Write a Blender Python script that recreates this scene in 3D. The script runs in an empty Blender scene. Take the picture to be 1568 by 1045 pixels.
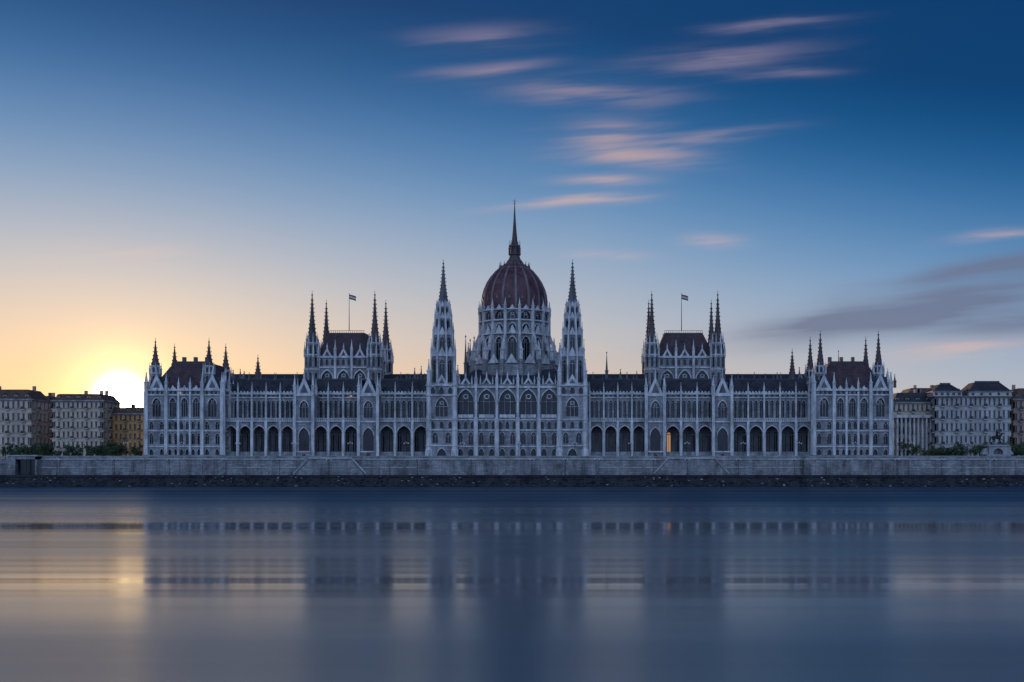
import bpy, math, random
from mathutils import Vector, Matrix
random.seed(7)
F=1849.; D=430.; VX=905.; VY=716.; H=6.5
def X(px,y=0): return (px-VX)*(D+y)/F
def Z(py,y=0): return (VY-py)*(D+y)/F+H
sc=bpy.context.scene
def lin(c):
    return tuple((v/255/12.92 if v/255<=.04045 else ((v/255+.055)/1.055)**2.4) for v in c)+(1,)
# ---------------------------------------------------------------- materials
MATS={}
def mat(name,col,rough=.8,var=.25,scale=.35,col2=None,streak=True,bump=.0,metal=0,emit=None,spec=.3,brick=None):
    m=bpy.data.materials.new(name); m.use_nodes=True; nt=m.node_tree; N=nt.nodes; L=nt.links
    b=N['Principled BSDF']; b.inputs['Roughness'].default_value=rough; b.inputs['Metallic'].default_value=metal
    b.inputs['Specular IOR Level'].default_value=spec
    tc=N.new('ShaderNodeTexCoord'); mp=N.new('ShaderNodeMapping'); L.new(tc.outputs['Object'],mp.inputs[0])
    mp.inputs['Scale'].default_value=(scale,scale,scale*(.35 if streak else 1))
    n=N.new('ShaderNodeTexNoise'); n.inputs['Scale'].default_value=1; n.inputs['Detail'].default_value=4; n.inputs['Roughness'].default_value=.7
    L.new(mp.outputs[0],n.inputs[0])
    r=N.new('ShaderNodeValToRGB'); c2=col2 or tuple(v*(1-var*1.6) for v in col)
    r.color_ramp.elements[0].position=.33; r.color_ramp.elements[0].color=tuple(c2)+(1,)
    r.color_ramp.elements[1].position=.62; r.color_ramp.elements[1].color=tuple(col)+(1,)
    L.new(n.outputs[0],r.inputs[0]); out=r.outputs[0]
    if brick:
        cx=N.new('ShaderNodeSeparateXYZ'); L.new(tc.outputs['Object'],cx.inputs[0])
        ad=N.new('ShaderNodeMath'); L.new(cx.outputs[0],ad.inputs[0]); L.new(cx.outputs[1],ad.inputs[1])
        cb=N.new('ShaderNodeCombineXYZ'); L.new(ad.outputs[0],cb.inputs[0]); L.new(cx.outputs[2],cb.inputs[1])
        bt=N.new('ShaderNodeTexBrick'); bt.inputs['Scale'].default_value=1; bt.inputs['Brick Width'].default_value=brick[0]; bt.inputs['Row Height'].default_value=brick[1]
        bt.inputs['Mortar Size'].default_value=brick[2]; bt.inputs['Color1'].default_value=(1,1,1,1); bt.inputs['Color2'].default_value=(.55,.55,.58,1); bt.inputs['Mortar'].default_value=(.35,.35,.35,1)
        L.new(cb.outputs[0],bt.inputs[0])
        mx=N.new('ShaderNodeMix'); mx.data_type='RGBA'; mx.blend_type='MULTIPLY'; mx.inputs[0].default_value=.8
        L.new(out,mx.inputs[6]); L.new(bt.outputs[0],mx.inputs[7]); out=mx.outputs[2]
    L.new(out,b.inputs['Base Color'])
    if bump:
        bp=N.new('ShaderNodeBump'); bp.inputs['Strength'].default_value=bump; bp.inputs['Distance'].default_value=.2
        L.new(n.outputs[0],bp.inputs['Height']); L.new(bp.outputs[0],b.inputs['Normal'])
    if emit:
        b.inputs['Emission Color'].default_value=tuple(emit[:3])+(1,); b.inputs['Emission Strength'].default_value=emit[3]
        m.cycles.emission_sampling='NONE'
    MATS[name]=m; return m
mat('stone',(.33,.32,.315),var=.4,scale=.3,brick=(1.6,.6,.05))
mat('stone_trim',(.56,.545,.53),var=.36,scale=.6)
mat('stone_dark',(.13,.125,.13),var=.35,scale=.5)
mat('spire',(.095,.075,.072),var=.35,scale=.8)
mat('roof',(.05,.048,.055),var=.35,scale=.5,rough=.6,brick=(.8,.5,.06))
mat('roof_red',(.092,.048,.052),var=.4,scale=.4,rough=.6,brick=(.9,.6,.06))
mat('dome_red',(.150,.060,.066),var=.4,scale=.35,rough=.5,brick=(.8,.7,.05))
mat('rib',(.19,.14,.14),var=.3,scale=.6,rough=.5)
mat('glass',(.012,.015,.022),rough=.2,var=.5,scale=.6,spec=.35)
mat('glass_lit',(.3,.2,.1),rough=.3,emit=(1,.5,.18,.4))
mat('iron',(.04,.04,.045),rough=.5)
mat('quay_stone',(.33,.32,.31),var=.42,scale=.25,bump=.6,brick=(1.5,.55,.06))
mat('coping',(.38,.37,.36),var=.35,scale=.3)
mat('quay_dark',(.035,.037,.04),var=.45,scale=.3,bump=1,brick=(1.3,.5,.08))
mat('asphalt',(.05,.05,.052),var=.2,scale=.4,streak=False)
mat('paving',(.16,.16,.155),var=.25,scale=.3,streak=False)
mat('plaster_cream',(.50,.40,.30),var=.25,scale=.2)
mat('plaster_sunglow',(.50,.26,.09),var=.3,scale=.2)  # orange sun glare painted into the wall colour
mat('plaster_grey',(.42,.39,.36),var=.25,scale=.2)
mat('plaster_pink',(.36,.24,.18),var=.2,scale=.2)
mat('tile_brown',(.13,.08,.06),var=.3,scale=.3,brick=(.6,.4,.05))
mat('leaf',(.06,.085,.035),var=.5,scale=.8,streak=False,col2=(.02,.035,.015))
mat('bark',(.07,.055,.04))
mat('bronze',(.02,.022,.02),rough=.6,metal=.2)
mat('granite',(.30,.29,.28),var=.2)
mat('flag_red',(.4,.04,.04)); mat('flag_white',(.6,.6,.6)); mat('flag_green',(.03,.2,.07))
mat('lamp_globe',(.6,.6,.58),rough=.3)
# ---------------------------------------------------------------- builder
class B:
    def __init__(s,name): s.name=name; s.b={}; s.T=Matrix.Identity(4)
    def add(s,m,vs,fs):
        V,Fc=s.b.setdefault(m,([],[])); o=len(V); T=s.T
        V.extend([tuple(T@Vector(v)) for v in vs]); Fc.extend([tuple(i+o for i in f) for f in fs])
    def box(s,m,x0,x1,y0,y1,z0,z1):
        s.add(m,[(x0,y0,z0),(x1,y0,z0),(x1,y1,z0),(x0,y1,z0),(x0,y0,z1),(x1,y0,z1),(x1,y1,z1),(x0,y1,z1)],
              [(0,3,2,1),(4,5,6,7),(0,1,5,4),(1,2,6,5),(2,3,7,6),(3,0,4,7)])
    def quad(s,m,*v): s.add(m,v,[tuple(range(len(v)))])
    def lathe(s,m,cx,cy,prof,n=8,rot=0.,cap=True):
        vs=[];fs=[];k=0
        for r,z in prof:
            for i in range(n):
                a=rot+2*math.pi*i/n; vs.append((cx+r*math.cos(a),cy+r*math.sin(a),z))
        for j in range(len(prof)-1):
            for i in range(n):
                i2=(i+1)%n; fs.append((j*n+i,j*n+i2,(j+1)*n+i2,(j+1)*n+i))
        if cap: fs.append(tuple(range((len(prof)-1)*n,len(prof)*n))); fs.append(tuple(reversed(range(n))))
        s.add(m,vs,fs)
    def hip(s,m,x0,x1,y0,y1,z0,a0,a1,b0,b1,z1):
        s.add(m,[(x0,y0,z0),(x1,y0,z0),(x1,y1,z0),(x0,y1,z0),(a0,b0,z1),(a1,b0,z1),(a1,b1,z1),(a0,b1,z1)],
              [(4,5,6,7),(0,1,5,4),(1,2,6,5),(2,3,7,6),(3,0,4,7)])
    def gable(s,m,x0,x1,y0,y1,z0,z1):
        c=(x0+x1)/2
        s.add(m,[(x0,y0,z0),(x1,y0,z0),(c,y0,z1),(x0,y1,z0),(x1,y1,z0),(c,y1,z1)],[(0,1,2),(5,4,3),(0,2,5,3),(1,4,5,2),(0,3,4,1)])
    def pinn(s,m,x,y,z,h,w,m2=None):
        s.box(m,x-w/2,x+w/2,y-w/2,y+w/2,z,z+h*.45)
        s.box(m,x-w*.68,x+w*.68,y-w*.68,y+w*.68,z+h*.45,z+h*.45+w*.25)
        q=w*.75
        s.lathe(m2 or m,x,y,[(q*.75,z+h*.45+w*.25),(q*.42,z+h*.7),(.04,z+h)],4,math.pi/4)
        s.lathe(m2 or m,x,y,[(.05,z+h*.93),(w*.28,z+h*.955),(.05,z+h*.98)],4)
    def arch(s,m,x0,x1,y,z0,z1,ow,zs,zt,dep=.7,mull=1,glass='glass',hood=0.,trans=True,n=5,kr=1.5):
        c=(x0+x1)/2;a=ow/2; rise=min(kr*a,(zt-zs)*.6); zp=zt-rise
        L=[(c+a-2*a*math.cos(math.radians(60*k/n)), zp+rise*math.sin(math.radians(60*k/n))/.8660254) for k in range(n+1)]
        R=[(2*c-p[0],p[1]) for p in L]
        P=L+R[::-1][1:]
        if zs>z0+.01: s.quad(m,(c-a,y,z0),(c+a,y,z0),(c+a,y,zs),(c-a,y,zs))
        s.quad(m,(x0,y,z0),(c-a,y,z0),(c-a,y,z1),(x0,y,z1)); s.quad(m,(c+a,y,z0),(x1,y,z0),(x1,y,z1),(c+a,y,z1))
        for p,q in zip(P[:-1],P[1:]):
            s.quad(m,(p[0],y,p[1]),(q[0],y,q[1]),(q[0],y,z1),(p[0],y,z1))
            s.quad(m,(p[0],y,p[1]),(p[0],y+dep,p[1]),(q[0],y+dep,q[1]),(q[0],y,q[1]))
        for sx in (c-a,c+a): s.quad(m,(sx,y,zs),(sx,y+dep,zs),(sx,y+dep,zp),(sx,y,zp))
        s.quad(m,(c-a,y,zs),(c+a,y,zs),(c+a,y+dep,zs),(c-a,y+dep,zs))
        if glass:
            g=glass
            if g=='glass' and ow<1.5 and random.random()<.006: g='glass_lit'
            s.quad(g,(c-a,y+dep,zs),(c+a,y+dep,zs),(c+a,y+dep,zt),(c-a,y+dep,zt))
        if mull:
            w=min(.09,ow*.04)+.02
            for k in range(mull):
                mx=c-a+ow*(k+1)/(mull+1); f=abs(mx-c)/a
                s.box('stone',mx-w,mx+w,y+dep*.4,y+dep*.7,zs,zp+rise*(1-f)*.95)
            if trans: s.box('stone',c-a,c+a,y+dep*.42,y+dep*.68,zp-.12,zp+.12)
            if ow>2.5:
                s.lathe2(c,y+dep*.5,zp+rise*.42,a*.32)
        if hood:
            k=(a+hood)/a; O=[(c+(p[0]-c)*k, zp+(p[1]-zp)*k) for p in P]
            for i in range(len(P)-1):
                p,q,r,t=P[i],P[i+1],O[i+1],O[i]; yy=y-.22
                s.quad('stone_trim',(p[0],yy,p[1]),(q[0],yy,q[1]),(r[0],yy,r[1]),(t[0],yy,t[1]))
                s.quad('stone_trim',(t[0],yy,t[1]),(r[0],yy,r[1]),(r[0],y,r[1]),(t[0],y,t[1]))
                s.quad('stone_trim',(p[0],yy,p[1]),(p[0],y,p[1]),(q[0],y,q[1]),(q[0],yy,q[1]))
    def lathe2(s,cx,y,cz,r):
        n=10;vs=[];fs=[]
        for i in range(n):
            a=2*math.pi*i/n
            for rr in (r,r*.68): vs.append((cx+rr*math.cos(a),y,cz+rr*math.sin(a)))
        for i in range(n):
            j=(i+1)%n; fs.append((2*i,2*j,2*j+1,2*i+1))
        s.add('stone_trim',vs,fs)
    def row(s,m,x0,x1,y,z0,z1,n,fw=.5,fs=.15,ft=.85,**k):
        w=(x1-x0)/n; h=z1-z0
        for i in range(n): s.arch(m,x0+i*w,x0+(i+1)*w,y,z0,z1,w*fw,z0+h*fs,z0+h*ft,**k)
    def poly(s,m,cx,cy,r,n,z0,z1,fw=.5,fs=.1,ft=.9,rot=0,**k):
        T=s.T.copy(); w=2*r*math.tan(math.pi/n); h=z1-z0
        for i in range(n):
            s.T=T@Matrix.Translation((cx,cy,0))@Matrix.Rotation(rot+2*math.pi*i/n,4,'Z')
            s.arch(m,-w/2,w/2,-r,z0,z1,w*fw,z0+h*fs,z0+h*ft,**k)
        s.T=T
        R=r/math.cos(math.pi/n)
        s.lathe('stone_trim',cx,cy,[(R*1.06,z1-.25),(R*1.06,z1+.15)],n,rot+math.pi/n-math.pi/2)
    def course(s,x0,x1,y,z,h=.4,p=.3,m='stone_trim'): s.box(m,x0-.1,x1+.1,y-p,y+.02,z-h/2,z+h/2)
    def spire(s,m,cx,cy,z0,z1,r,n=8,crock=True,step=1.6):
        s.lathe(m,cx,cy,[(r*1.25,z0-.3),(r*1.25,z0+.1),(r,z0+.2),(r*.45,z0+(z1-z0)*.5),(.14,z1)],n,math.pi/8)
        s.lathe(m,cx,cy,[(.1,z1-.3),(.42,z1),(.1,z1+.35),(.06,z1+1.6)],6)
        if crock:
            z=z0+1
            while z<z1-1:
                t=(z-z0)/(z1-z0); rr=(r*(1-t*1.1) if t<.5 else r*.45*(1-(t-.5)*2)+.14); rr=max(rr,.14)
                for i in range(4):
                    a=i*math.pi/2+math.pi/8; px=cx+(rr+.12)*math.cos(a); py=cy+(rr+.12)*math.sin(a)
                    s.lathe(m,px,py,[(.02,z-.25),(.2,z),(.02,z+.3)],4,cap=False)
                z+=step
    def finish(s):
        e=bpy.data.objects.new(s.name,None); sc.collection.objects.link(e)
        for m,(V,Fc) in s.b.items():
            me=bpy.data.meshes.new(m); me.from_pydata(V,[],Fc); me.materials.append(MATS[m]); me.update()
            o=bpy.data.objects.new(s.name+'_'+m,me); sc.collection.objects.link(o); o.parent=e
        return e
    def single(s,name=None):
        V=[];Fc=[];mi=[];ms=[]
        for k,(m,(v,f)) in enumerate(s.b.items()):
            o=len(V);V+=v;Fc+=[tuple(i+o for i in q) for q in f];mi+=[k]*len(f);ms.append(m)
        me=bpy.data.meshes.new(s.name); me.from_pydata(V,[],Fc)
        for m in ms: me.materials.append(MATS[m])
        me.polygons.foreach_set('material_index',mi); me.update()
        return me
RZ=lambda a:Matrix.Rotation(math.radians(a),4,'Z')
def TR(x,y,a): return Matrix.Translation((x,y,0))@RZ(a)
I4=Matrix.Identity(4)
G=9.5
# ================================================================= PARLIAMENT
P=B('parliament_building')
# ---- central block
cx0,cx1=X(697),X(857)
def front_centre():
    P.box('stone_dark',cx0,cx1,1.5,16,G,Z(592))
    rows=[(703,684,10,.46,.15,.85,0,.5),(684,659,10,.42,.12,.88,1,.6),(659,643,15,.48,.12,.88,0,.5)]
    for a,b,n,fw,fs,ft,mu,dp in rows:
        P.row('stone',cx0,cx1,0,Z(a),Z(b),n,fw,fs,ft,dep=dp,mull=mu,hood=.13); P.course(cx0,cx1,0,Z(b))
    P.row('stone',cx0,cx1,0,Z(643),Z(593),5,.78,.10,.93,dep=1.3,mull=2,hood=.35)
    P.course(cx0,cx1,0,Z(593),.7,.6)
    bw=(cx1-cx0)/5
    for i in range(6):
        x=cx0+i*bw; w=.7
        if 0<i<5:
            P.box('stone_trim',x-w,x+w,-1.3,-.003,G,Z(640)); P.box('stone_trim',x-.4,x+.4,-1.0,-.003,Z(640),Z(593))
            P.pinn('stone_trim',x,-.4,Z(593),6.5,1.0)
    for i in range(5):
        x=cx0+(i+.5)*bw
        P.box('stone_trim',x-bw*.37,x+bw*.37,-.25,-.05,Z(640),Z(635))
        P.box('stone',x-bw*.45,x+bw*.45,.2,1.0,Z(593),Z(588))
        P.gable('stone_trim',x-1.9,x+1.9,-.1,.7,Z(589),Z(577)); P.gable('glass',x-.9,x+.9,-.14,.0,Z(588),Z(582))
        P.pinn('stone_trim',x,.3,Z(578.5),2.2,.5)
        for sx in (-2.2,2.2): P.pinn('stone_trim',x+sx,.2,Z(589),3.2,.5)
front_centre()
P.hip('roof',cx0,cx1,1.5,16,Z(590),cx0+4,cx1-4,9,16,Z(572))
# flank towers
def flank(px,side):
    c=X(px); w=4.6; y0=-2.2
    x0,x1=c-w,c+w
    P.box('stone',x0+.05,x1-.05,y0+.9,9,G,Z(590))
    for a,b,n,fw,fs,ft,mu in [(703,683,1,.34,.0,.8,0),(683,659,2,.4,.15,.86,1),(659,643,3,.42,.15,.85,0),(643,606,1,.46,.12,.9,2),(606,591,3,.5,.15,.85,0)]:
        P.row('stone',x0,x1,y0,Z(a),Z(b),n,fw,fs,ft,dep=.7,mull=mu,hood=.25 if n==1 else .12); P.course(x0,x1,y0,Z(b),.45,.35)
    for sd,(xx,an) in {1:(x1,90),-1:(x0,-90)}.items():
        P.T=TR(xx,y0 if sd>0 else 9,an)
        P.row('stone',0,11.2,0,Z(643),Z(591),2,.4,.12,.85,dep=.05,mull=1); P.T=I4
    for sx in (x0,x1):
        P.lathe('stone_trim',sx,y0+.3,[(1.35,G),(1.3,Z(690)),(1.0,Z(688)),(1.0,Z(640)),(.85,Z(638)),(.85,Z(585))],8,math.pi/8)
        for pz in (683,659,643,606,591): P.lathe('stone_trim',sx,y0+.3,[(1.2,Z(pz)-.2),(1.2,Z(pz)+.2)],8,math.pi/8)
        P.pinn('stone_trim',sx,y0+.3,Z(585),8,1.2); P.pinn('stone_trim',sx,8,Z(590),8,1.2)
    P.gable('stone_trim',c-2.4,c+2.4,y0-.2,y0+.6,Z(590),Z(574)); P.gable('stone_dark',c-1.1,c+1.1,y0-.25,y0,Z(588),Z(581)); P.box('stone',x0,x1,y0,y0+.6,Z(591),Z(587))
    cy=2.6
    st=[(591,545,3.95),(545,512,3.3),(512,487,2.7),(487,468,2.15)]
    for k,(a,b,r) in enumerate(st):
        P.poly('stone',c,cy,r,8,Z(a),Z(b),.56,.12,.86,dep=.6,mull=1 if k<2 else 0)
        R=r*1.12
        for i in range(8):
            an=math.pi/8+i*math.pi/4
            P.box('stone_trim',c+R*math.cos(an)-.28,c+R*math.cos(an)+.28,cy+R*math.sin(an)-.28,cy+R*math.sin(an)+.28,Z(a),Z(b)-.5)
            P.pinn('stone_trim',c+R*math.cos(an),cy+R*math.sin(an),Z(b)-.8,[7,5.4,4.4,3][k],.6)
        for i in range(8):
            P.T=Matrix.Translation((c,cy,0))@Matrix.Rotation(i*math.pi/4,4,'Z')
            P.gable('stone_trim',-r*.36,r*.36,-r-.2,-r+.3,Z(b),Z(b)+r*.8); P.T=I4
    P.spire('stone_dark',c,cy,Z(468),Z(402),1.95,8,True,1.3)
flank(677.5,-1); flank(876.5,1)
# ---- dome
DY=35; dcx=X(788,DY); q=(D+DY)/F
def ZD(py): return Z(py,DY)
P.box('stone',X(704,15),X(872,15),16,52,G,Z(583,16))
P.hip('roof',X(704,15),X(872,15),16,52,Z(583,16),X(704,15)+5,X(872,15)-5,22,48,Z(566,22))
P.lathe('stone',dcx,DY,[(72*q,ZD(600)),(72*q,ZD(566)),(66*q,ZD(560)),(55*q,ZD(556))],16,math.pi/16)
rD=52*q
P.lathe('stone_dark',dcx,DY,[(rD*.9,ZD(590)),(rD*.9,ZD(482))],16,math.pi/16)
P.poly('stone',dcx,DY,rD,16,ZD(585),ZD(516),.58,.1,.93,dep=1.2,mull=2,hood=.25)
P.poly('stone',dcx,DY,rD*.99,16,ZD(516),ZD(496),.46,.2,.75,dep=.8,mull=0,kr=1.1,hood=.3)
P.poly('stone',dcx,DY,rD*1.0,16,ZD(496),ZD(480),.72,.1,.85,dep=.8,mull=2,trans=False)
P.lathe('stone_trim',dcx,DY,[(rD*1.06,ZD(497)),(rD*1.06,ZD(495))],16,math.pi/16)
for i in range(16):
    a=math.pi/16+i*math.pi/8
    P.T=Matrix.Translation((dcx,DY,0))@Matrix.Rotation(a+math.pi/2,4,'Z')
    R=rD*1.03
    P.box('stone_trim',-.5,.5,-R-.5,-R+.6,ZD(560),ZD(482))
    P.pinn('stone_trim',0,-R-.2,ZD(484),5.2,.9)
    Ro=70*q
    P.box('stone',-.7,.7,-Ro-1.2,-Ro+.9,ZD(600),ZD(556)); P.pinn('stone_trim',0,-Ro-.2,ZD(556),7.5,1.3)
    P.pinn('stone_trim',0,-(R+Ro)/2,ZD(541),5.5,.9)
    P.add('stone_trim',[(-.35,-Ro,ZD(557)),(.35,-Ro,ZD(557)),(.35,-R,ZD(520)),(-.35,-R,ZD(520)),(-.35,-Ro,ZD(550)),(.35,-Ro,ZD(550)),(.35,-R,ZD(508)),(-.35,-R,ZD(508))],
          [(0,3,2,1),(4,5,6,7),(0,1,5,4),(1,2,6,5),(3,0,4,7)])
    P.T=Matrix.Translation((dcx,DY,0))@Matrix.Rotation(a+math.pi/2+math.pi/16,4,'Z')
    P.gable('stone_trim',-1.6,1.6,-rD-.4,-rD+.3,ZD(517),ZD(503)); P.gable('stone_trim',-1.2,1.2,-rD-.4,-rD+.3,ZD(480),ZD(473)); 
    P.gable('stone_trim',-2.2,2.2,-72*q*.985,-72*q*.985+.5,ZD(562),ZD(548))
    P.T=I4
prof=[(49,479),(49.5,470),(49.5,462),(48.2,452),(45.5,443),(41,433),(35,424),(28,416),(20,409),(12,404)]
P.lathe('dome_red',dcx,DY,[(r*q,ZD(z)) for r,z in prof],64,0)
for i in range(16):
    a=i*math.pi/8+.1; w=.42
    P.T=Matrix.Translation((dcx,DY,0))@Matrix.Rotation(a,4,'Z')
    for (r0,z0),(r1,z1) in zip(prof[:-1],prof[1:]):
        r0=r0*q;r1=r1*q;z0=ZD(z0);z1=ZD(z1);t0=.3;w0=w*(.4+.6*r0/(49*q));w1=w*(.4+.6*r1/(49*q))
        P.add('rib',[(-w0,-r0+.2,z0),(w0,-r0+.2,z0),(w1,-r1+.2,z1),(-w1,-r1+.2,z1),(-w0,-r0-t0,z0),(w0,-r0-t0,z0),(w1,-r1-t0,z1+.1),(-w1,-r1-t0,z1+.1)],
              [(4,5,6,7),(0,4,7,3),(5,1,2,6)])
    P.pinn('spire',0,-23*q,ZD(415),3.2,.4)
    P.T=Matrix.Translation((dcx,DY,0))@Matrix.Rotation(a+math.pi/16,4,'Z')
    P.gable('rib',-.45,.45,-49*q-.3,-48*q+1.5,ZD(463),ZD(457))
    P.T=I4
P.lathe('stone_dark',dcx,DY,[(24.5*q,ZD(414)),(24.5*q,ZD(411.5))],24)
P.lathe('spire',dcx,DY,[(14*q,ZD(405)),(13*q,ZD(402)),(9*q,ZD(397)),(7.5*q,ZD(392)),(9.5*q,ZD(391)),(9.5*q,ZD(389.5)),(6.5*q,ZD(389.4)),(6.5*q,ZD(379)),(8.5*q,ZD(378.5)),(8.5*q,ZD(376.5)),(5*q,ZD(375)),(3*q,ZD(355)),(1.6*q,ZD(335)),(.5*q,ZD(313)),(1.2*q,ZD(312)),(.3*q,ZD(310)),(.25*q,ZD(305))],12)
for i in range(8):
    a=i*math.pi/4+.2; P.pinn('spire',dcx+8.3*q*math.cos(a),DY+8.3*q*math.sin(a),ZD(391),5.5,.5)
P.box('iron',dcx-.7,dcx+.7,DY-.07,DY+.07,ZD(308.5),ZD(307.9))
# ---- wings
def wing(a,b,n):
    x0,x1=X(a,8),X(b,8)
    P.box('stone',x0,x1,9.1,26,G,Z(604,8))
    P.row('stone',x0,x1,8,Z(644,8),Z(609,8),n*3,.58,.08,.88,dep=.9,mull=1,hood=.1)
    P.row('stone',x0,x1,8,Z(609,8),Z(604,8),n*3,.5,.2,.8,dep=.4,mull=0)
    P.course(x0,x1,8,Z(603,8),.7,.5); P.course(x0,x1,8,Z(609,8),.35,.3)
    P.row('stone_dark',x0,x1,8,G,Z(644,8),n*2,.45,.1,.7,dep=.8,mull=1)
    u0,u1=X(a,3.5),X(b,3.5)
    P.row('stone',u0,u1,3.5,Z(692,3.5),Z(646,3.5),n,.76,.0,.86,dep=1.1,mull=0,glass=None,hood=.35,kr=1.05)
    P.box('stone',u0,u1,3.2,7.9,G,Z(692,3.5)); P.box('stone_trim',u0,u1,3.0,7.9,Z(646,3.5),Z(644.5,3.5))
    bw=(u1-u0)/n
    for i in range(n+1):
        x=u0+i*bw; P.box('stone_trim',x-.45,x+.45,2.7,3.497,G,Z(646,3.5)); P.pinn('stone_trim',x,3.4,Z(646,3.5),2.6,.5)
        xx=x0+i*(x1-x0)/n
        P.box('stone_trim',xx-.3,xx+.3,7.2,7.997,Z(644,8),Z(603,8)); P.pinn('stone_trim',xx,7.8,Z(603,8),4.2,.55)
    k=int((u1-u0)/.7)
    for i in range(k): P.box('stone_trim',u0+i*.7,u0+i*.7+.25,3.05,3.3,Z(644.5,3.5),Z(641.2,3.5))
    P.box('stone_trim',u0,u1,3.0,3.35,Z(641.2,3.5),Z(640.4,3.5))
    k=int((x1-x0)/1.2)
    for i in range(k): P.box('stone_trim',x0+i*1.2,x0+i*1.2+.6,7.6,7.95,Z(602,8)-.1,Z(599.5,8)+random.uniform(0,.1))
    P.hip('roof',x0,x1,8.3,26,Z(603,8),x0,x1,14,20,Z(582,14))
    P.box('iron',x0,x1,14.2,14.3,Z(582,14),Z(580,14))
    for i in range(n*2):
        x=x0+(i+.5)*(x1-x0)/(n*2); P.gable('roof',x-.8,x+.8,9.2,13,Z(599,9),Z(592,9)); P.box('glass',x-.3,x+.3,9.12,9.3,Z(599,9),Z(596,9))
def bay(a,b,py_g=577,yf=1.6):
    x0,x1=X(a,yf),X(b,yf); c=(x0+x1)/2
    P.box('stone',x0+.02,x1-.02,yf+.8,14,G,Z(604,yf))
    for p0,p1,n,fw,fs,ft,mu in [(703,692,1,.2,.3,.7,0),(692,646,1,.5,.0,.80,0),(646,606,1,.42,.15,.8,2)]:
        P.row('stone',x0,x1,yf,Z(p0,yf),Z(p1,yf),n,fw,fs,ft,dep=.75,mull=mu,hood=.25 if p0<700 else 0); P.course(x0,x1,yf,Z(p1,yf),.5,.35)
    P.gable('stone_trim',x0+.7,x1-.7,yf-.1,yf+.8,Z(605,yf),Z(py_g,yf)); P.gable('stone_dark',x0+2.2,x1-2.2,yf-.16,yf,Z(602,yf),Z(py_g+10,yf))
    P.gable('roof',x0+.9,x1-.9,yf+.8,12,Z(605,yf),Z(py_g+3,yf))
    P.pinn('stone_trim',c,yf+.3,Z(py_g+1.5,yf),3,.5)
    for sx in (x0+.35,x1-.35):
        P.box('stone_trim',sx-.5,sx+.5,yf-.7,yf-.003,G,Z(606,yf)); P.pinn('stone_trim',sx,yf-.2,Z(606,yf),7.5,1.0)
        P.pinn('stone_trim',sx,6,Z(606,yf),6.5,.9)
for a,b,n in [(343,451,5),(480,549,3),(579,658,3),(903,989,4),(1018,1092,3),(1121,1243,5)]: wing(a,b,n)
for a,b in [(450,481),(548,580),(988,1019),(1091,1122)]: bay(a,b)
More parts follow.
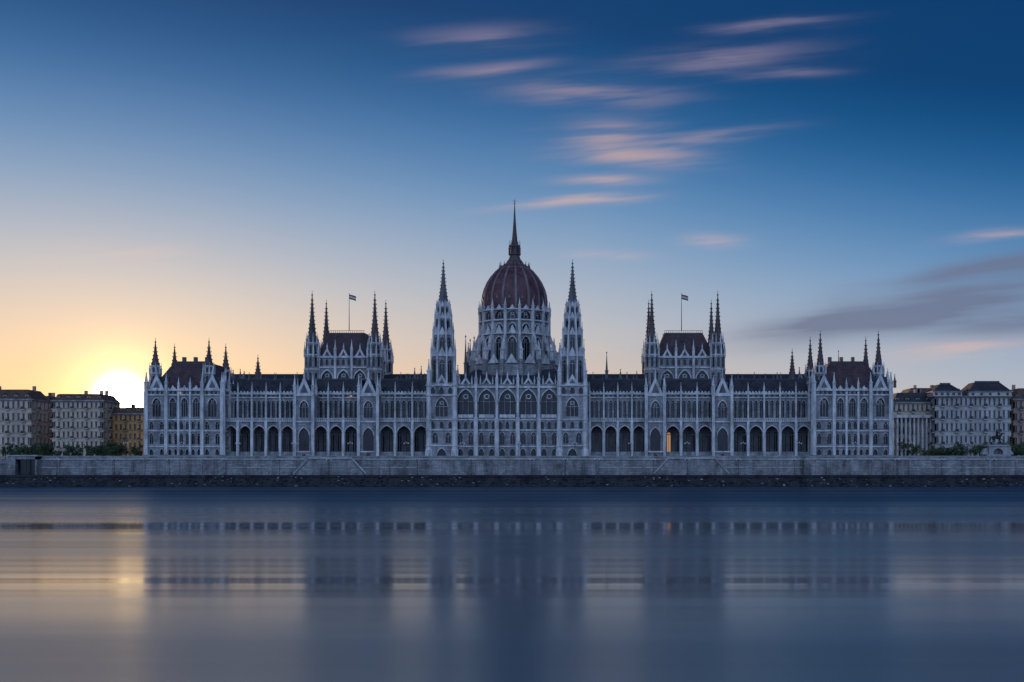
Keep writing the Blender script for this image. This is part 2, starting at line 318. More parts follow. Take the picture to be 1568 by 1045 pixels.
# ---- chamber towers
def chamber(xa,xb):
    y0,y1=18.,42.
    Zt=lambda p:Z(p,18)
    P.box('stone_dark',xa+.9,xb-.9,y0+.9,y1-.9,G,Zt(547))
    for T,w in ((TR(xa,y0,0),xb-xa),(TR(xb,y0,90),y1-y0),(TR(xa,y1,-90),y1-y0),(TR(xb,y1,180),xb-xa)):
        P.T=T
        P.box('stone',0,w,0,.6,G,Zt(609))
        P.row('stone',2.5,w-2.5,0,Zt(608),Zt(563),3,.70,.12,.9,dep=.85,mull=2,hood=.3)
        P.row('stone',2.5,w-2.5,0,Zt(563),Zt(547),9,.5,.2,.8,dep=.5,mull=0)
        P.course(2,w-2,0,Zt(563),.45,.35); P.course(2,w-2,0,Zt(547),.7,.5)
        bw=(w-5)/3
        for i in range(4):
            P.box('stone_trim',2.5+i*bw-.4,2.5+i*bw+.4,-.6,-.003,Zt(608),Zt(547)); P.pinn('stone_trim',2.5+i*bw,-.1,Zt(547),6.5,.9)
        for i in range(3):
            c=2.5+(i+.5)*bw; P.gable('stone_trim',c-2,c+2,-.2,.5,Zt(547),Zt(533)); P.gable('glass',c-.8,c+.8,-.25,0,Zt(545),Zt(538)); P.pinn('stone_trim',c,.2,Zt(535),2.4,.45)
            P.gable('roof_red',c-1.5,c+1.5,.5,4,Zt(547),Zt(536))
        P.T=I4
    P.hip('roof_red',xa+1,xb-1,y0+1,y1-1,Zt(547),xa+5,xb-5,y0+6,y1-6,Zt(508))
    P.box('stone_dark',xa+5,xb-5,y0+6,y1-6,Zt(508),Zt(507))
    x=xa+5
    while x<=xb-4.9:
        for yy in (y0+6,y1-6): P.box('iron',x-.06,x+.06,yy-.06,yy+.06,Zt(507),Zt(503.5)); 
        x+=.8
    for yy in (y0+6,y1-6): P.box('iron',xa+5,xb-5,yy-.07,yy+.07,Zt(504.2),Zt(503.6))
    for cx,cy in ((xa,y0),(xb,y0),(xa,y1),(xb,y1)):
        P.lathe('stone',cx,cy,[(2.9,G),(2.9,Zt(600))],8,math.pi/8)
        P.poly('stone',cx,cy,2.7,8,Zt(600),Zt(566),.4,.15,.85,dep=.4,mull=0)
        P.poly('stone',cx,cy,2.6,8,Zt(566),Zt(544),.45,.15,.85,dep=.4,mull=0)
        P.poly('stone',cx,cy,2.1,8,Zt(544),Zt(526),.5,.1,.8,dep=.5,mull=0)
        for i in range(8):
            an=math.pi/8+i*math.pi/4
            P.pinn('stone_trim',cx+2.75*math.cos(an),cy+2.75*math.sin(an),Zt(548),5.8,.6)
            P.pinn('stone_trim',cx+2.1*math.cos(an),cy+2.1*math.sin(an),Zt(528),4.2,.45)
        P.spire('spire',cx,cy,Zt(526),Zt(452),1.75,8,True,1.5)
    mx=(xa+xb)/2-.3; my=30
    P.lathe('iron',mx,my,[(.16,Z(507,30)),(.07,Z(449,30))],8)
    zt=Z(458,30)
    for k,mn in enumerate(('flag_green','flag_white','flag_red')):
        vs=[];fs=[]
        for i in range(9):
            x=mx+i*.32; yy=my+.35*math.sin(i*.9); dz=-.10*i
            vs+=[(x,yy,zt+k*.6+dz),(x,yy,zt+(k+1)*.6+dz)]
        for i in range(8): fs.append((2*i,2*i+2,2*i+3,2*i+1))
        P.add(mn,vs,fs)
chamber(X(478,18),X(574,18)); chamber(X(998,18),X(1099,18))
# ---- end pavilions
def endp(a,b,s0,s1,flip):
    x0,x1=X(a),X(b); w=x1-x0; y1=30
    P.box('stone',x0+1,x1-1,1,y1,G,Z(600))
    tw=7.4
    for T,ww in ((TR(x0,0,0),w),(TR(x1,0,90),y1),(TR(x0,y1,-90),y1)):
        P.T=T
        rr=[(703,684,.2,.8,0),(684,660,.15,.85,1),(660,643,.15,.85,1),(643,605,.12,.88,2)]
        for k,(p,q2,fs,ft,mu) in enumerate(rr):
            for (c0,c1,n,fw) in ((0,tw,1,.4),(tw,ww-tw,3,.54),(ww-tw,ww,1,.4)):
                nn=n if k==3 else n*2; f=fw if k==3 else fw*.9
                P.row('stone',c0,c1,0,Z(p),Z(q2),nn,f,fs,ft,dep=.7,mull=mu,hood=.22 if k==3 else .1)
            P.course(0,ww,0,Z(q2),.45,.35)
        P.row('stone',0,ww,0,Z(605),Z(598),int(ww/1.6),.55,.2,.8,dep=.4,mull=0); P.course(0,ww,0,Z(597.5),.6,.5)
        for c0 in (0,ww-tw):
            c=c0+tw/2; P.gable('stone_trim',c-2.7,c+2.7,-.2,.6,Z(597),Z(573)); P.gable('stone_dark',c-1.2,c+1.2,-.26,0,Z(594),Z(583)); P.pinn('stone_trim',c,.2,Z(575),3,.5)
            P.gable('roof',c-2.5,c+2.5,.6,7,Z(597),Z(576))
            for sx in (c0+.2,c0+tw-.2):
                P.box('stone_trim',sx-.55,sx+.55,-.8,-.003,G,Z(600)); P.pinn('stone_trim',sx,-.2,Z(600),7,1.0)
        bw=(ww-2*tw)/3
        for i in range(1,3): P.box('stone_trim',tw+i*bw-.35,tw+i*bw+.35,-.55,-.003,G,Z(600)); P.pinn('stone_trim',tw+i*bw,-.1,Z(597),4.5,.7)
        for i in range(3):
            c=tw+(i+.5)*bw; P.gable('stone_trim',c-1,c+1,-.1,.4,Z(597),Z(590))
        for i in range(int(ww/1.1)): P.box('stone_trim',i*1.1,i*1.1+.5,.05,.35,Z(597),Z(594))
        P.box('stone',-.4,ww+.4,-1.2,-.01,G-.1,Z(697))
        P.T=I4
    P.hip('roof_red' ,x0+1,x1-1,1.2,y1-1,Z(597),x0+7,x1-7,8,y1-8,Z(556,8))
    P.box('iron',x0+7,x1-7,8,8.1,Z(556,8),Z(553.5,8)); 
    for k in range(3): P.box('stone_dark',x0+8+k*4.2,x0+9.2+k*4.2,14,15.4,Z(565,14),Z(547,14))
    for cx,cy in ((X(s0,5),5),(X(s1,5),5),(X(s0,5),y1-5),(X(s1,5),y1-5)):
        P.poly('stone',cx,cy,2.0,8,Z(600,5),Z(572,5),.45,.2,.85,dep=.4,mull=0)
        P.poly('stone',cx,cy,1.6,8,Z(572,5),Z(561,5),.5,.1,.8,dep=.4,mull=0)
        for i in range(8):
            an=math.pi/8+i*math.pi/4; P.pinn('stone_trim',cx+2*math.cos(an),cy+2*math.sin(an),Z(574,5),4.4,.45)
        P.spire('spire',cx,cy,Z(561,5),Z(524 if flip else 513,5),1.45,8,True,1.4)
endp(224,341,238,320,True); endp(1246,1364,1256,1345,False)
# ---- rear ridge ornaments, rear wings, chimneys
P.box('stone',X(350,40),X(1250,40),30,58,G,Z(588,40))
P.hip('roof',X(350,40),X(1250,40),30,58,Z(588,40),X(355,40),X(1245,40),40,50,Z(573,40))
for px,pt,h in [(357,566,1.4),(368,565,1.2),(374,568,1.3),(395,545,1.8),(411,577,1.),(421,577,1.),(436,575,1),(614,575,1),(622,573,1),(635,563,1.2),(645,560,1),(713,512,1.2),(720,518,1.2),(726,514,1.2),
                (929,538,1.1),(950,565,1.3),(960,570,1.3),(975,568,1.2),(1130,572,1),(1137,573,1.4),(1155,570,1),(1172,572,1.2),(1190,570,1.2),(1213,536,1.9),(1224,562,1.3),(1234,558,1.1),(1284,536,.8),(1370,573,1)]:
    y=30 if 700<px<900 else 24
    top=Z(pt,y); x=X(px,y)
    if h>1.5: P.lathe('stone',x,y,[(h,Z(600,y)),(h,Z(580,y))],8); P.spire('spire',x,y,Z(580,y),top-1,h*.8,8,True,1.2)
    else: P.pinn('stone_dark',x,y,Z(594,y),top-Z(594,y),h)
for k in range(60):
    px=random.choice([random.uniform(348,462),random.uniform(604,655),random.uniform(904,985),random.uniform(1118,1240)])
    y=random.uniform(14,30); P.pinn('stone_dark',X(px,y),y,Z(592,y),random.uniform(3,5.5),random.uniform(.5,1))
P.finish()
# ================================================================= EMBANKMENT
E=B('embankment_wall')
E.box('quay_stone',-900,900,-7,40,-.5,G-.006)
wy=-8.
E.box('quay_stone',X(57,wy),900,wy,-7,3.5,G-.35)
E.box('coping',X(57,wy),900,wy-.3,-6.8,G-.35,G)
E.box('quay_stone',-900,X(57,wy),wy,-7,3.5,G-1.6); E.box('coping',-900,X(57,wy),wy-.3,-6.8,G-1.6,G-1.3)
E.box('coping',X(57,wy),900,wy-.12,wy-.002,6.3,6.6)
x=-400
while x<400:
    if x>X(60,wy): E.box('quay_stone',x-.45,x+.45,wy-.25,wy-.003,3.8,G-.35)
    x+=9.3
for a,b in [(642,914),(205,345),(1232,1386)]:
    E.box('quay_stone',X(a,wy),X(b,wy),wy-1.2,wy-.004,3.6,G-.3); E.box('coping',X(a,wy)-.2,X(b,wy)+.2,wy-1.5,wy-.36,G-.3,G+.2)
    n=int((b-a)/17)
    for i in range(n+1):
        xx=X(a,wy)+i*(X(b,wy)-X(a,wy))/n; E.box('quay_stone',xx-.35,xx+.35,wy-1.42,wy-1.203,3.9,G-.3)
# parapet
E.box('quay_stone',X(57,wy),X(1700,wy),-7.75,-7.4,G,G+.85)
E.box('coping',X(57,wy),X(1700,wy),-7.85,-7.3,G+.85,G+1.02)
# stairs to the lower quay
for a,b in [(474,541),(1022,1094)]:
    x0,x1=X(a,wy),X(b,wy)
    E.box('quay_stone',x0,x1,wy-2.4,wy-.006,3.6,G-.1); E.box('coping',x0-.2,x1+.2,wy-2.7,wy-.37,G-.1,G+.6)
    n=20
    for s,xs in ((-1,x0),(1,x1)):
        for i in range(n):
            u=xs+s*i*.22; h=G-.3-(i)*(G-4.2)/n
            E.box('quay_stone',min(u,u+s*.22),max(u,u+s*.22),wy-2.35,wy-.5,3.7,h)
        E.add('coping',[(xs,wy-2.75,G+.6),(xs,wy-2.4,G+.6),(xs+s*5,wy-2.4,4.6),(xs+s*5,wy-2.75,4.6),(xs,wy-2.75,G-.3),(xs,wy-2.4,G-.3),(xs+s*5,wy-2.4,3.9),(xs+s*5,wy-2.75,3.9)],[(0,1,2,3),(0,3,7,4),(1,5,6,2),(3,2,6,7)])
E.finish()
Q=B('lower_quay')
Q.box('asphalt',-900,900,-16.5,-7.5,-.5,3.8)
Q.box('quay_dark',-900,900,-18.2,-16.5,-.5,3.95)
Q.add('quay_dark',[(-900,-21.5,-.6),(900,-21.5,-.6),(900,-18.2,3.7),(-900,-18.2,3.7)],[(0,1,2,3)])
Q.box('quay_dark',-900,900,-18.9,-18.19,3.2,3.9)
x=-250
while x<250:
    Q.box('iron',x-.04,x+.04,-17.9,-17.82,3.95,4.95); x+=2.5
Q.box('iron',-250,250,-17.9,-17.84,4.9,4.97); Q.box('iron',-250,250,-17.9,-17.84,4.4,4.45)
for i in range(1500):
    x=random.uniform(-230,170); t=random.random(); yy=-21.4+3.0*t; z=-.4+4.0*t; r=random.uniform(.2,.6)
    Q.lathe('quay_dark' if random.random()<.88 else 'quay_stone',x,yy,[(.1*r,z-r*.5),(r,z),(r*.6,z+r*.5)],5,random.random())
Q.finish()
gm=B('ground'); gm.quad('paving',(-3000,40,G-.01),(3000,40,G-.01),(3000,4000,G-.01),(-3000,4000,G-.01)); gm.quad('paving',(-900,-7.2,G-.002),(900,-7.2,G-.002),(900,41,G-.002),(-900,41,G-.002))
o=bpy.data.objects.new('ground',gm.single()); sc.collection.objects.link(o)
K=B('underpass_portal')
xa,xb=X(12,-11),X(57,-11)
K.box('quay_stone',xa,xa+2.6,-11,-8.01,3.8,9.3); K.box('quay_stone',xb-.8,xb,-11,-8.01,3.8,10.2)
K.box('quay_stone',xa,xb,-11,-8.01,9.3,10.4); K.box('coping',xa-.3,xb+.3,-11.3,-8,10.4,10.8)
K.box('glass',xa+2.6,xb-.8,-9.0,-8.3,3.8,9.3)  # dark block painted in for the shade inside the opening, no glazing
K.box('iron',xa+6,xa+6.3,-11,-10.6,3.8,9.3)
K.finish()
# ================================================================= street lamps
S=B('street_lamp'); S.lathe('iron',0,0,[(.18,0),(.16,.6),(.09,.8),(.07,5.2),(.12,5.3)],8)
S.box('iron',-.7,.7,-.04,.04,5.1,5.18)
for sx in (-.7,.7,0):
    S.lathe('lamp_globe',sx,0,[(.08,5.15+(.3 if sx==0 else 0)),(.22,5.35+(.3 if sx==0 else 0)),(.2,5.55+(.3 if sx==0 else 0)),(.04,5.7+(.3 if sx==0 else 0))],8)
lm=S.single()
def place(me,name,x,y,z,r=0):
    o=bpy.data.objects.new(name,me); o.location=(x,y,z); o.rotation_euler[2]=r; sc.collection.objects.link(o); return o
for px in [90,178,262,345,430,505,598,640,722,815,866,914,1000,1052,1130,1215,1300,1372,1440,1520]:
    place(lm,'street_lamp',X(px,-14),-15.5,3.8)
for px in range(20,1568,86): place(lm,'street_lamp',X(px,-6),-5.8,G)
# ================================================================= apartment buildings
def apart(name,a,b,y,pe,pr,floors,bays,m,rm='tile_brown',depth=18,dorm=True,base=G):
    A=B(name); x0,x1=X(a,y),X(b,y); ze=Z(pe,y); zr=Z(pr,y); w=x1-x0
    A.box(m,x0+.6,x1-.6,y+.5,y+depth-.6,base,ze)
    for (T,ww,nb) in ((TR(x0,y,0),w,bays),(TR(x1,y,90),depth,max(2,int(depth/3.4))),(TR(x0,y+depth,-90),depth,max(2,int(depth/3.4)))):
        A.T=T; fh=(ze-base)/floors; bw=ww/nb
        A.quad('glass',(0,.4,base),(ww,.4,base),(ww,.4,ze),(0,.4,ze))
        for f in range(floors):
            z0=base+f*fh; A.box(m,0,ww,-.02,.5,z0-(0 if f==0 else fh*.17),z0+fh*.28)
            A.box('stone',-.1,ww+.1,-.22,-.03,z0+fh*.24-.1,z0+fh*.24+.08)
            for i in range(nb):
                c=(i+.5)*bw
                A.box('stone',c-bw*.05,c+bw*.05,.28,.36,z0+fh*.28,z0+fh*.83)
                A.box('stone',c-bw*.3,c+bw*.3,-.14,-.03,z0+fh*.86,z0+fh*.92)
                if i%3==1 and 0<f: A.box(m,c-bw*.4,c+bw*.4,-1.0,-.03,z0+fh*.12,z0+fh*.2); A.box('iron',c-bw*.4,c+bw*.4,-1.0,-.95,z0+fh*.2,z0+fh*.42)
        A.box(m,0,ww,-.02,.5,ze-fh*.17,ze)
        for i in range(nb+1):
            c=i*bw; A.box(m,max(0,c-bw*.3),min(ww,c+bw*.3),0,.5,base,ze-.01)
        A.box('stone',-.4,ww+.4,-.6,0.0,ze-.3,ze+.3); A.T=I4
    s=min(5,(zr-ze)*.7); 
    A.hip(rm,x0,x1,y,y+depth,ze+.3,x0+s,x1-s,y+s,y+depth-s,zr)
    if dorm:
        for i in range(bays//2):
            c=x0+(i+.5)*w/(bays//2); A.box(m,c-.7,c+.7,y+.8,y+4,ze+.3,ze+1.9); A.gable(rm,c-.9,c+.9,y+.7,y+4,ze+1.9,ze+2.8); A.box('glass',c-.4,c+.4,y+.75,y+.79,ze+.6,ze+1.7)
    for i in range(3):
        c=random.uniform(x0+s,x1-s); A.box('plaster_pink',c-.6,c+.6,y+depth*.5,y+depth*.5+.9,zr-1,zr+1.8)
    return A
apart('apartment_building',-70,48,70,612,596,5,15,'plaster_cream').finish()
apart('apartment_building',50,78,95,617,606,5,4,'plaster_grey').finish()
apart('apartment_building',80,158,66,614,603,6,11,'plaster_cream').finish()
apart('apartment_building',160,232,75,634,624,5,10,'plaster_sunglow').finish()
apart('apartment_building',-220,-75,70,610,594,5,18,'plaster_grey').finish()
A=apart('apartment_building',1366,1430,52,617,601,5,9,'plaster_cream','roof')
for i in range(10):
    xx=X(1368+i*6.4,50); A.lathe('stone_trim',xx,50.3,[(.5,G),(.4,Z(640,50))],8)
A.box('stone_trim',X(1366,50),X(1431,50),49.5,51.3,Z(640,50),Z(636,50)); A.finish()
A=apart('government_palace',1432,1548,46,607,600,5,16,'plaster_grey','roof')
for a,b,t in ((1430,1474,588),(1484,1550,585)):
    x0,x1=X(a,44),X(b,44); A.box('plaster_grey',x0,x1,44.5,60,Z(607,44),Z(600,44)); A.box('stone',x0-.4,x1+.4,44,60.4,Z(600,44),Z(599,44))
    A.hip('roof',x0,x1,44.5,60,Z(599,44),x0+3.5,x1-3.5,48.5,56,Z(t,46)); A.box('iron',x0+3.5,x1-3.5,48.5,48.6,Z(t,46),Z(t-2,46))
    for i in range(5):
        c=x0+(i+.5)*(x1-x0)/5; A.box('glass',c-.5,c+.5,44.42,44.48,Z(605.5,44),Z(601.5,44))
A.finish()
apart('apartment_building',1552,1640,60,612,594,5,12,'plaster_pink','tile_brown').finish()
apart('apartment_building',1390,1445,110,604,594,6,8,'plaster_pink').finish()
apart('apartment_building',1645,1780,60,610,592,5,18,'plaster_cream','tile_brown').finish()
# ================================================================= trees
def trees(name,spots):
    T=B(name)
    for x,y,h in spots:
        T.lathe('bark',x,y,[(h*.035,G),(h*.02,G+h*.45),(.03,G+h*.8)],6)
        for k in range(5):
            a=random.uniform(0,6.28); L=h*.3
            p=Vector((x,y,G+h*random.uniform(.3,.5))); qv=p+Vector((math.cos(a)*L,math.sin(a)*L,L)); r=h*.01
            T.add('bark',[tuple(p+Vector((r,0,0))),tuple(p-Vector((r,0,0))),tuple(qv),tuple(p+Vector((0,r,r)))],[(0,1,2),(1,3,2),(3,0,2)])
        cl=[(random.gauss(0,.24)*h,random.gauss(0,.24)*h,h*random.uniform(.35,.92),h*random.uniform(.10,.2)) for _ in range(12)]
        vs=[];fs=[]
        for cx,cy,cz,cr in cl:
            for _ in range(34):
                v=Vector((random.gauss(0,1),random.gauss(0,1),random.gauss(0,.8))).normalized()*cr*random.uniform(.5,1.15)
                c=Vector((x+cx,y+cy,G+cz))+v; s=h*.035
                u=Vector((random.uniform(-1,1),random.uniform(-1,1),random.uniform(-1,1))).normalized()*s; w=u.orthogonal().normalized()*s*.8
                o=len(vs); vs+=[tuple(c-u-w),tuple(c+u-w),tuple(c+u+w),tuple(c-u+w)]; fs.append((o,o+1,o+2,o+3))
        T.add('leaf',vs,fs)
    o=bpy.data.objects.new(name,T.single()); sc.collection.objects.link(o)
trees('distant_tree_row',[(X(random.uniform(-60,212),y:=random.uniform(20,55)),y,random.uniform(3.5,6.5)) for _ in range(34)])
trees('distant_tree_row',[(X(random.uniform(1385,1660),y:=random.uniform(18,40)),y,random.uniform(3.5,6.8)) for _ in range(34)])
# ================================================================= equestrian statue
St=B('equestrian_statue'); sx,sy=X(1526,8),8
St.box('granite',sx-5,sx+5,sy-4,sy+4,G,G+.9); St.box('granite',sx-4.2,sx+4.2,sy-3.2,sy+3.2,G+.9,G+1.7)
St.arch('granite',sx-3.4,sx+3.4,sy-2,G+1.7,G+4.6,3.4,G+1.7,G+3.9,dep=.8,mull=0,glass='stone_dark')
St.box('granite',sx-3.4,sx+3.4,sy-1.1,sy+2,G+1.7,G+4.6); St.box('granite',sx-3.9,sx+3.9,sy-2.4,sy+2.4,G+4.6,G+5.2)
for s in (-1,1): St.hip('granite',sx+s*4.6-1.2,sx+s*4.6+1.2,sy-1.5,sy+1.5,G+1.7,sx+s*3.9-.5,sx+s*3.9+.5,sy-1,sy+1,G+4)
se=St.finish()
def skin(name,J,Ed,m,par,loc,s):
    me=bpy.data.meshes.new(name); me.from_pydata([j[:3] for j in J],Ed,[]); me.materials.append(MATS[m])
    o=bpy.data.objects.new(name,me); sc.collection.objects.link(o); o.parent=par; o.location=loc; o.scale=(s,s,s)
    md=o.modifiers.new('skin','SKIN'); 
    for i,j in enumerate(J): me.skin_vertices[0].data[i].radius=(j[3],j[3])
    me.skin_vertices[0].data[0].use_root=True
    md.use_smooth_shade=True; sb=o.modifiers.new('sub','SUBSURF'); sb.levels=1; sb.render_levels=1
hz=[(0,0,1.35,.33),(.45,0,1.38,.32),(-.5,0,1.38,.33),(.8,0,1.75,.2),(1.05,0,2.1,.14),(1.25,0,2.12,.13),(1.55,0,1.85,.08),
 (.5,.18,1.1,.15),(.75,.2,.75,.09),(.85,.2,.35,.06),(.95,.2,.05,.07),
 (.5,-.18,1.1,.15),(.85,-.2,1.0,.09),(1.1,-.2,.8,.06),(1.0,-.2,.55,.06),
 (-.6,.2,1.1,.19),(-.45,.2,.8,.11),(-.75,.2,.48,.07),(-.7,.2,.05,.07),
 (-.6,-.2,1.1,.19),(-.6,-.2,.8,.11),(-.95,-.2,.5,.07),(-1.0,-.2,.05,.07),
 (-.85,0,1.45,.1),(-1.05,0,1.1,.09),(-1.1,0,.7,.04)]
he=[(0,1),(0,2),(1,3),(3,4),(4,5),(5,6),(1,7),(7,8),(8,9),(9,10),(1,11),(11,12),(12,13),(13,14),(2,15),(15,16),(16,17),(17,18),(2,19),(19,20),(20,21),(21,22),(2,23),(23,24),(24,25)]
skin('horse',hz,he,'bronze',se,(sx,sy,G+5.2),2.0)
rd=[(0,0,1.75,.19),(0,0,2.05,.17),(.02,0,2.35,.19),(.04,0,2.52,.08),(.06,0,2.72,.13),(.07,0,2.86,.09),
 (.05,.24,2.32,.09),(.2,.32,2.05,.07),(.45,.15,1.98,.05),(.05,-.24,2.32,.09),(.3,-.35,2.2,.07),(.6,-.35,2.35,.05),
 (.2,.33,1.6,.13),(.15,.38,1.15,.09),(.3,.38,.98,.06),(.2,-.33,1.6,.13),(.15,-.38,1.15,.09),(.3,-.38,.98,.06)]
re=[(0,1),(1,2),(2,3),(3,4),(4,5),(2,6),(6,7),(7,8),(2,9),(9,10),(10,11),(0,12),(12,13),(13,14),(0,15),(15,16),(16,17)]
skin('rider',rd,re,'bronze',se,(sx,sy,G+5.2),2.0)
# ================================================================= water
W=bpy.data.meshes.new('river_water'); W.from_pydata([(-3000,-1500,0),(3000,-1500,0),(3000,-18,0),(-3000,-18,0)],[],[(0,1,2,3)])
wo=bpy.data.objects.new('river_water',W); sc.collection.objects.link(wo)
m=bpy.data.materials.new('water'); m.use_nodes=True; nt=m.node_tree;N=nt.nodes;L=nt.links; b=N['Principled BSDF']
b.inputs['Base Color'].default_value=(.008,.03,.055,1); b.inputs['IOR'].default_value=1.33
tc=N.new('ShaderNodeTexCoord')
def nz(sx,sy,det,off=0):
    mp=N.new('ShaderNodeMapping'); L.new(tc.outputs['Object'],mp.inputs[0]); mp.inputs['Scale'].default_value=(sx,sy,1); mp.inputs['Location'].default_value=(off,off,0)
    n=N.new('ShaderNodeTexNoise'); n.inputs['Scale'].default_value=1; n.inputs['Detail'].default_value=det; L.new(mp.outputs[0],n.inputs[0]); return n.outputs[0]
mr=N.new('ShaderNodeMapRange'); L.new(nz(.001,.035,2,3),mr.inputs[0]); mr.inputs[1].default_value=.36; mr.inputs[2].default_value=.64; mr.inputs[3].default_value=.09; mr.inputs[4].default_value=.26
# wind-ruffled water towards the far bank
sy_=N.new('ShaderNodeSeparateXYZ'); L.new(tc.outputs['Object'],sy_.inputs[0])
fr=N.new('ShaderNodeMapRange'); fr.interpolation_type='SMOOTHSTEP'; L.new(sy_.outputs[1],fr.inputs[0]); fr.inputs[1].default_value=-290; fr.inputs[2].default_value=-190; fr.inputs[3].default_value=0; fr.inputs[4].default_value=.22
ad=N.new('ShaderNodeMath'); L.new(mr.outputs[0],ad.inputs[0]); L.new(fr.outputs[0],ad.inputs[1])
L.new(ad.outputs[0],b.inputs['Roughness'])
bp=N.new('ShaderNodeBump'); bp.inputs['Strength'].default_value=.4; bp.inputs['Distance'].default_value=.4
L.new(nz(.0012,.07,2.5,5),bp.inputs['Height']); L.new(bp.outputs[0],b.inputs['Normal'])
W.materials.append(m)
# ================================================================= world
SU=(185-VX)/F; SV=(VY-612)/F; sund=Vector((SU,1,SV)).normalized()
w=bpy.data.worlds.new('World'); sc.world=w; w.use_nodes=True; nt=w.node_tree;N=nt.nodes;L=nt.links
bg=N['Background']
def mth(op,a,b=None,c=None,clamp=False):
    n=N.new('ShaderNodeMath'); n.operation=op; n.use_clamp=clamp
    for i,v in enumerate((a,b,c)):
        if v is None: continue
        if isinstance(v,(int,float)): n.inputs[i].default_value=v
        else: L.new(v,n.inputs[i])
    return n.outputs[0]
def mixc(f,a,b,mode='MIX'):
    n=N.new('ShaderNodeMix'); n.data_type='RGBA'; n.blend_type=mode; n.clamp_factor=True
    for i,v in ((0,f),(6,a),(7,b)):
        if isinstance(v,(int,float)): n.inputs[i].default_value=v
        elif isinstance(v,tuple): n.inputs[i].default_value=v if len(v)==4 else v+(1,)
        else: L.new(v,n.inputs[i])
    return n.outputs[2]
def sstep(v,a,b):
    n=N.new('ShaderNodeMapRange'); n.interpolation_type='SMOOTHSTEP'; L.new(v,n.inputs[0]); n.inputs[1].default_value=a;n.inputs[2].default_value=b; return n.outputs[0]
tc=N.new('ShaderNodeTexCoord'); dirv=tc.outputs['Generated']
sp=N.new('ShaderNodeSeparateXYZ'); L.new(dirv,sp.inputs[0]); dx,dy,dz=sp.outputs
t=mth('ADD',mth('MULTIPLY_ADD',dx,.07,dz),mth('MULTIPLY',mth('MAXIMUM',dx,0),.11))
ramp=N.new('ShaderNodeValToRGB'); cr=ramp.color_ramp; cr.interpolation='B_SPLINE'
stops=[(-.02,(208,168,138)),(.05,(210,186,168)),(.105,(186,187,192)),(.157,(150,171,196)),(.207,(102,146,188)),(.257,(54,112,166)),(.30,(10,84,138)),(.345,(0,60,112)),(.6,(2,46,94)),(.95,(4,44,94))]
while len(cr.elements)<len(stops): cr.elements.new(.5)
for e,(p,c) in zip(cr.elements,stops): e.position=max(0,(p+.1)/1.2); e.color=lin(c)
L.new(mth('DIVIDE',mth('ADD',t,.1),1.2),ramp.inputs[0]); col=ramp.outputs[0]
dyc=mth('MAXIMUM',dy,.15); u=mth('DIVIDE',dx,dyc); v=mth('DIVIDE',dz,dyc)
cb=N.new('ShaderNodeCombineXYZ'); L.new(u,cb.inputs[0]); L.new(v,cb.inputs[1])
mp=N.new('ShaderNodeMapping'); mp.inputs['Scale'].default_value=(8,85,1)
rt=N.new('ShaderNodeMapping'); rt.inputs['Rotation'].default_value=(0,0,math.radians(-5)); L.new(cb.outputs[0],rt.inputs[0]); L.new(rt.outputs[0],mp.inputs[0])
n1=N.new('ShaderNodeTexNoise'); n1.inputs['Scale'].default_value=1; n1.inputs['Detail'].default_value=3; n1.inputs['Roughness'].default_value=.5; L.new(mp.outputs[0],n1.inputs[0])
n2=N.new('ShaderNodeTexNoise'); n2.inputs['Scale'].default_value=11; n2.inputs['Detail'].default_value=1; L.new(cb.outputs[0],n2.inputs[0])
vm=N.new('ShaderNodeVectorMath'); vm.operation='MULTIPLY_ADD'; L.new(n2.outputs['Color'],vm.inputs[0]); vm.inputs[1].default_value=(.04,.008,0); L.new(cb.outputs[0],vm.inputs[2])
vo=N.new('ShaderNodeVectorMath'); vo.operation='SUBTRACT'; L.new(vm.outputs[0],vo.inputs[0]); vo.inputs[1].default_value=(.02,.004,0)
def blobs(lst):
    tot=None
    for px,py,hl,hh,sl,st in lst:
        k=N.new('ShaderNodeMapping'); k.vector_type='TEXTURE'; k.inputs['Location'].default_value=((px-VX)/F,(VY-py)/F,0)
        k.inputs['Rotation'].default_value=(0,0,math.radians(sl)); k.inputs['Scale'].default_value=(hl/F,hh/F,1); L.new(vo.outputs[0],k.inputs[0])
        d=N.new('ShaderNodeVectorMath'); d.operation='DOT_PRODUCT'; L.new(k.outputs[0],d.inputs[0]); L.new(k.outputs[0],d.inputs[1])
        g=mth('MULTIPLY',mth('POWER',2.718,mth('MULTIPLY',d.outputs['Value'],-1)),st)
        tot=g if tot is None else mth('ADD',tot,g)
    return tot
pink=blobs([(740,55,90,17,1,.6),(760,104,85,9,5,.8),(900,143,125,20,-3,.75),(1100,90,120,18,6,.8),(1180,37,85,9,5,.9),(1200,113,60,8,3,.6),
 (930,205,75,18,0,.95),(970,238,100,15,-2,.9),(1090,208,90,10,6,.6),(925,277,60,10,2,.8),(885,308,90,8,5,1.0),(1100,368,45,10,0,.5),(925,392,50,7,0,.4),(1470,535,120,14,4,.6),(1540,360,70,9,8,.5),(180,385,90,14,0,.25)])
st=sstep(n1.outputs[0],.36,.64)
pf=mth('MULTIPLY',mth('MULTIPLY',pink,mth('MULTIPLY_ADD',st,.85,.2)),sstep(dy,.2,.5),None,True)
grey=blobs([(1440,465,250,30,11,1.0),(1540,405,170,14,10,1.0),(1300,495,160,20,7,.75),(1560,495,140,26,5,.8)])
gf=mth('MULTIPLY',mth('MULTIPLY',grey,mth('MULTIPLY_ADD',st,.35,.75)),sstep(dy,.2,.5),None,True)
col=mixc(mth('MULTIPLY',gf,.85),col,lin((104,114,142)))
pc=mixc(sstep(v,.15,.36),lin((222,188,176)),lin((140,130,156)))
col=mixc(mth('MULTIPLY',pf,.85),col,pc)
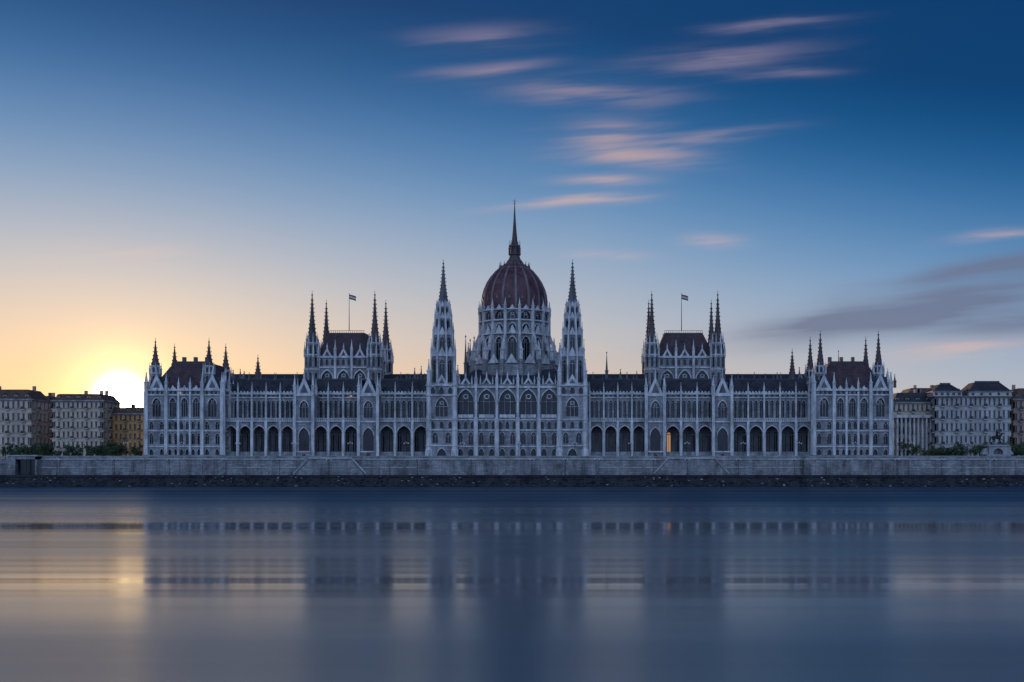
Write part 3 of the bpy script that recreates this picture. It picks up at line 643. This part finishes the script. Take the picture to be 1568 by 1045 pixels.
dt=N.new('ShaderNodeVectorMath'); dt.operation='DOT_PRODUCT'; L.new(dirv,dt.inputs[0]); dt.inputs[1].default_value=tuple(sund)
om=mth('SUBTRACT',1,dt.outputs['Value'])
low=mth('POWER',2.718,mth('MULTIPLY',mth('MAXIMUM',dz,0),-10))
def glow(s,c,k,lf=None):
    global col
    g=mth('MULTIPLY',mth('POWER',2.718,mth('DIVIDE',om,-s)),k)
    if lf: g=mth('MULTIPLY',g,lf)
    n=N.new('ShaderNodeVectorMath'); n.operation='SCALE'; n.inputs[0].default_value=c; L.new(g,n.inputs['Scale'])
    col=mixc(1.0,col,n.outputs[0],'ADD')
glow(.040,(1,.56,.06),.50,low); glow(.007,(1,.55,.05),.55,low); glow(.0005,(1,.66,.22),1.3); glow(.00006,(1,.85,.6),25)
bk=sstep(mth('MULTIPLY',dy,-1),-.1,.8)
col=mixc(mth('MULTIPLY',bk,sstep(dz,-.1,.05)),col,(.60,.90,1.58,1))
ns=N.new('ShaderNodeTexSky'); ns.sky_type='NISHITA'; ns.sun_disc=False; ns.sun_elevation=math.asin(sund.z); ns.sun_rotation=math.atan2(sund.x,sund.y)%(2*math.pi); ns.dust_density=1.5
ms=N.new('ShaderNodeVectorMath'); ms.operation='SCALE'; L.new(ns.outputs[0],ms.inputs[0]); ms.inputs['Scale'].default_value=.003
col=mixc(1.0,col,ms.outputs[0],'ADD')
L.new(col,bg.inputs[0]); bg.inputs[1].default_value=1
# sun
ld=bpy.data.lights.new('sun','SUN'); ld.energy=4.0; ld.angle=math.radians(.5); ld.color=(1,.58,.26)
lo=bpy.data.objects.new('sun',ld); sc.collection.objects.link(lo); lo.rotation_euler=sund.to_track_quat('Z','Y').to_euler(); lo.location=(-200,300,80)
# camera
cd=bpy.data.cameras.new('camera'); co=bpy.data.objects.new('camera',cd); sc.collection.objects.link(co); sc.camera=co
co.location=(0,-D,H); co.rotation_euler=(math.pi/2,0,0); cd.sensor_width=36; cd.lens=F/1568*36; cd.clip_end=20000; cd.clip_start=.5
cd.shift_x=(784-VX)/1568; cd.shift_y=(VY-522.5)/1568
sc.view_settings.view_transform='Standard'; sc.view_settings.look='None'; sc.view_settings.exposure=0
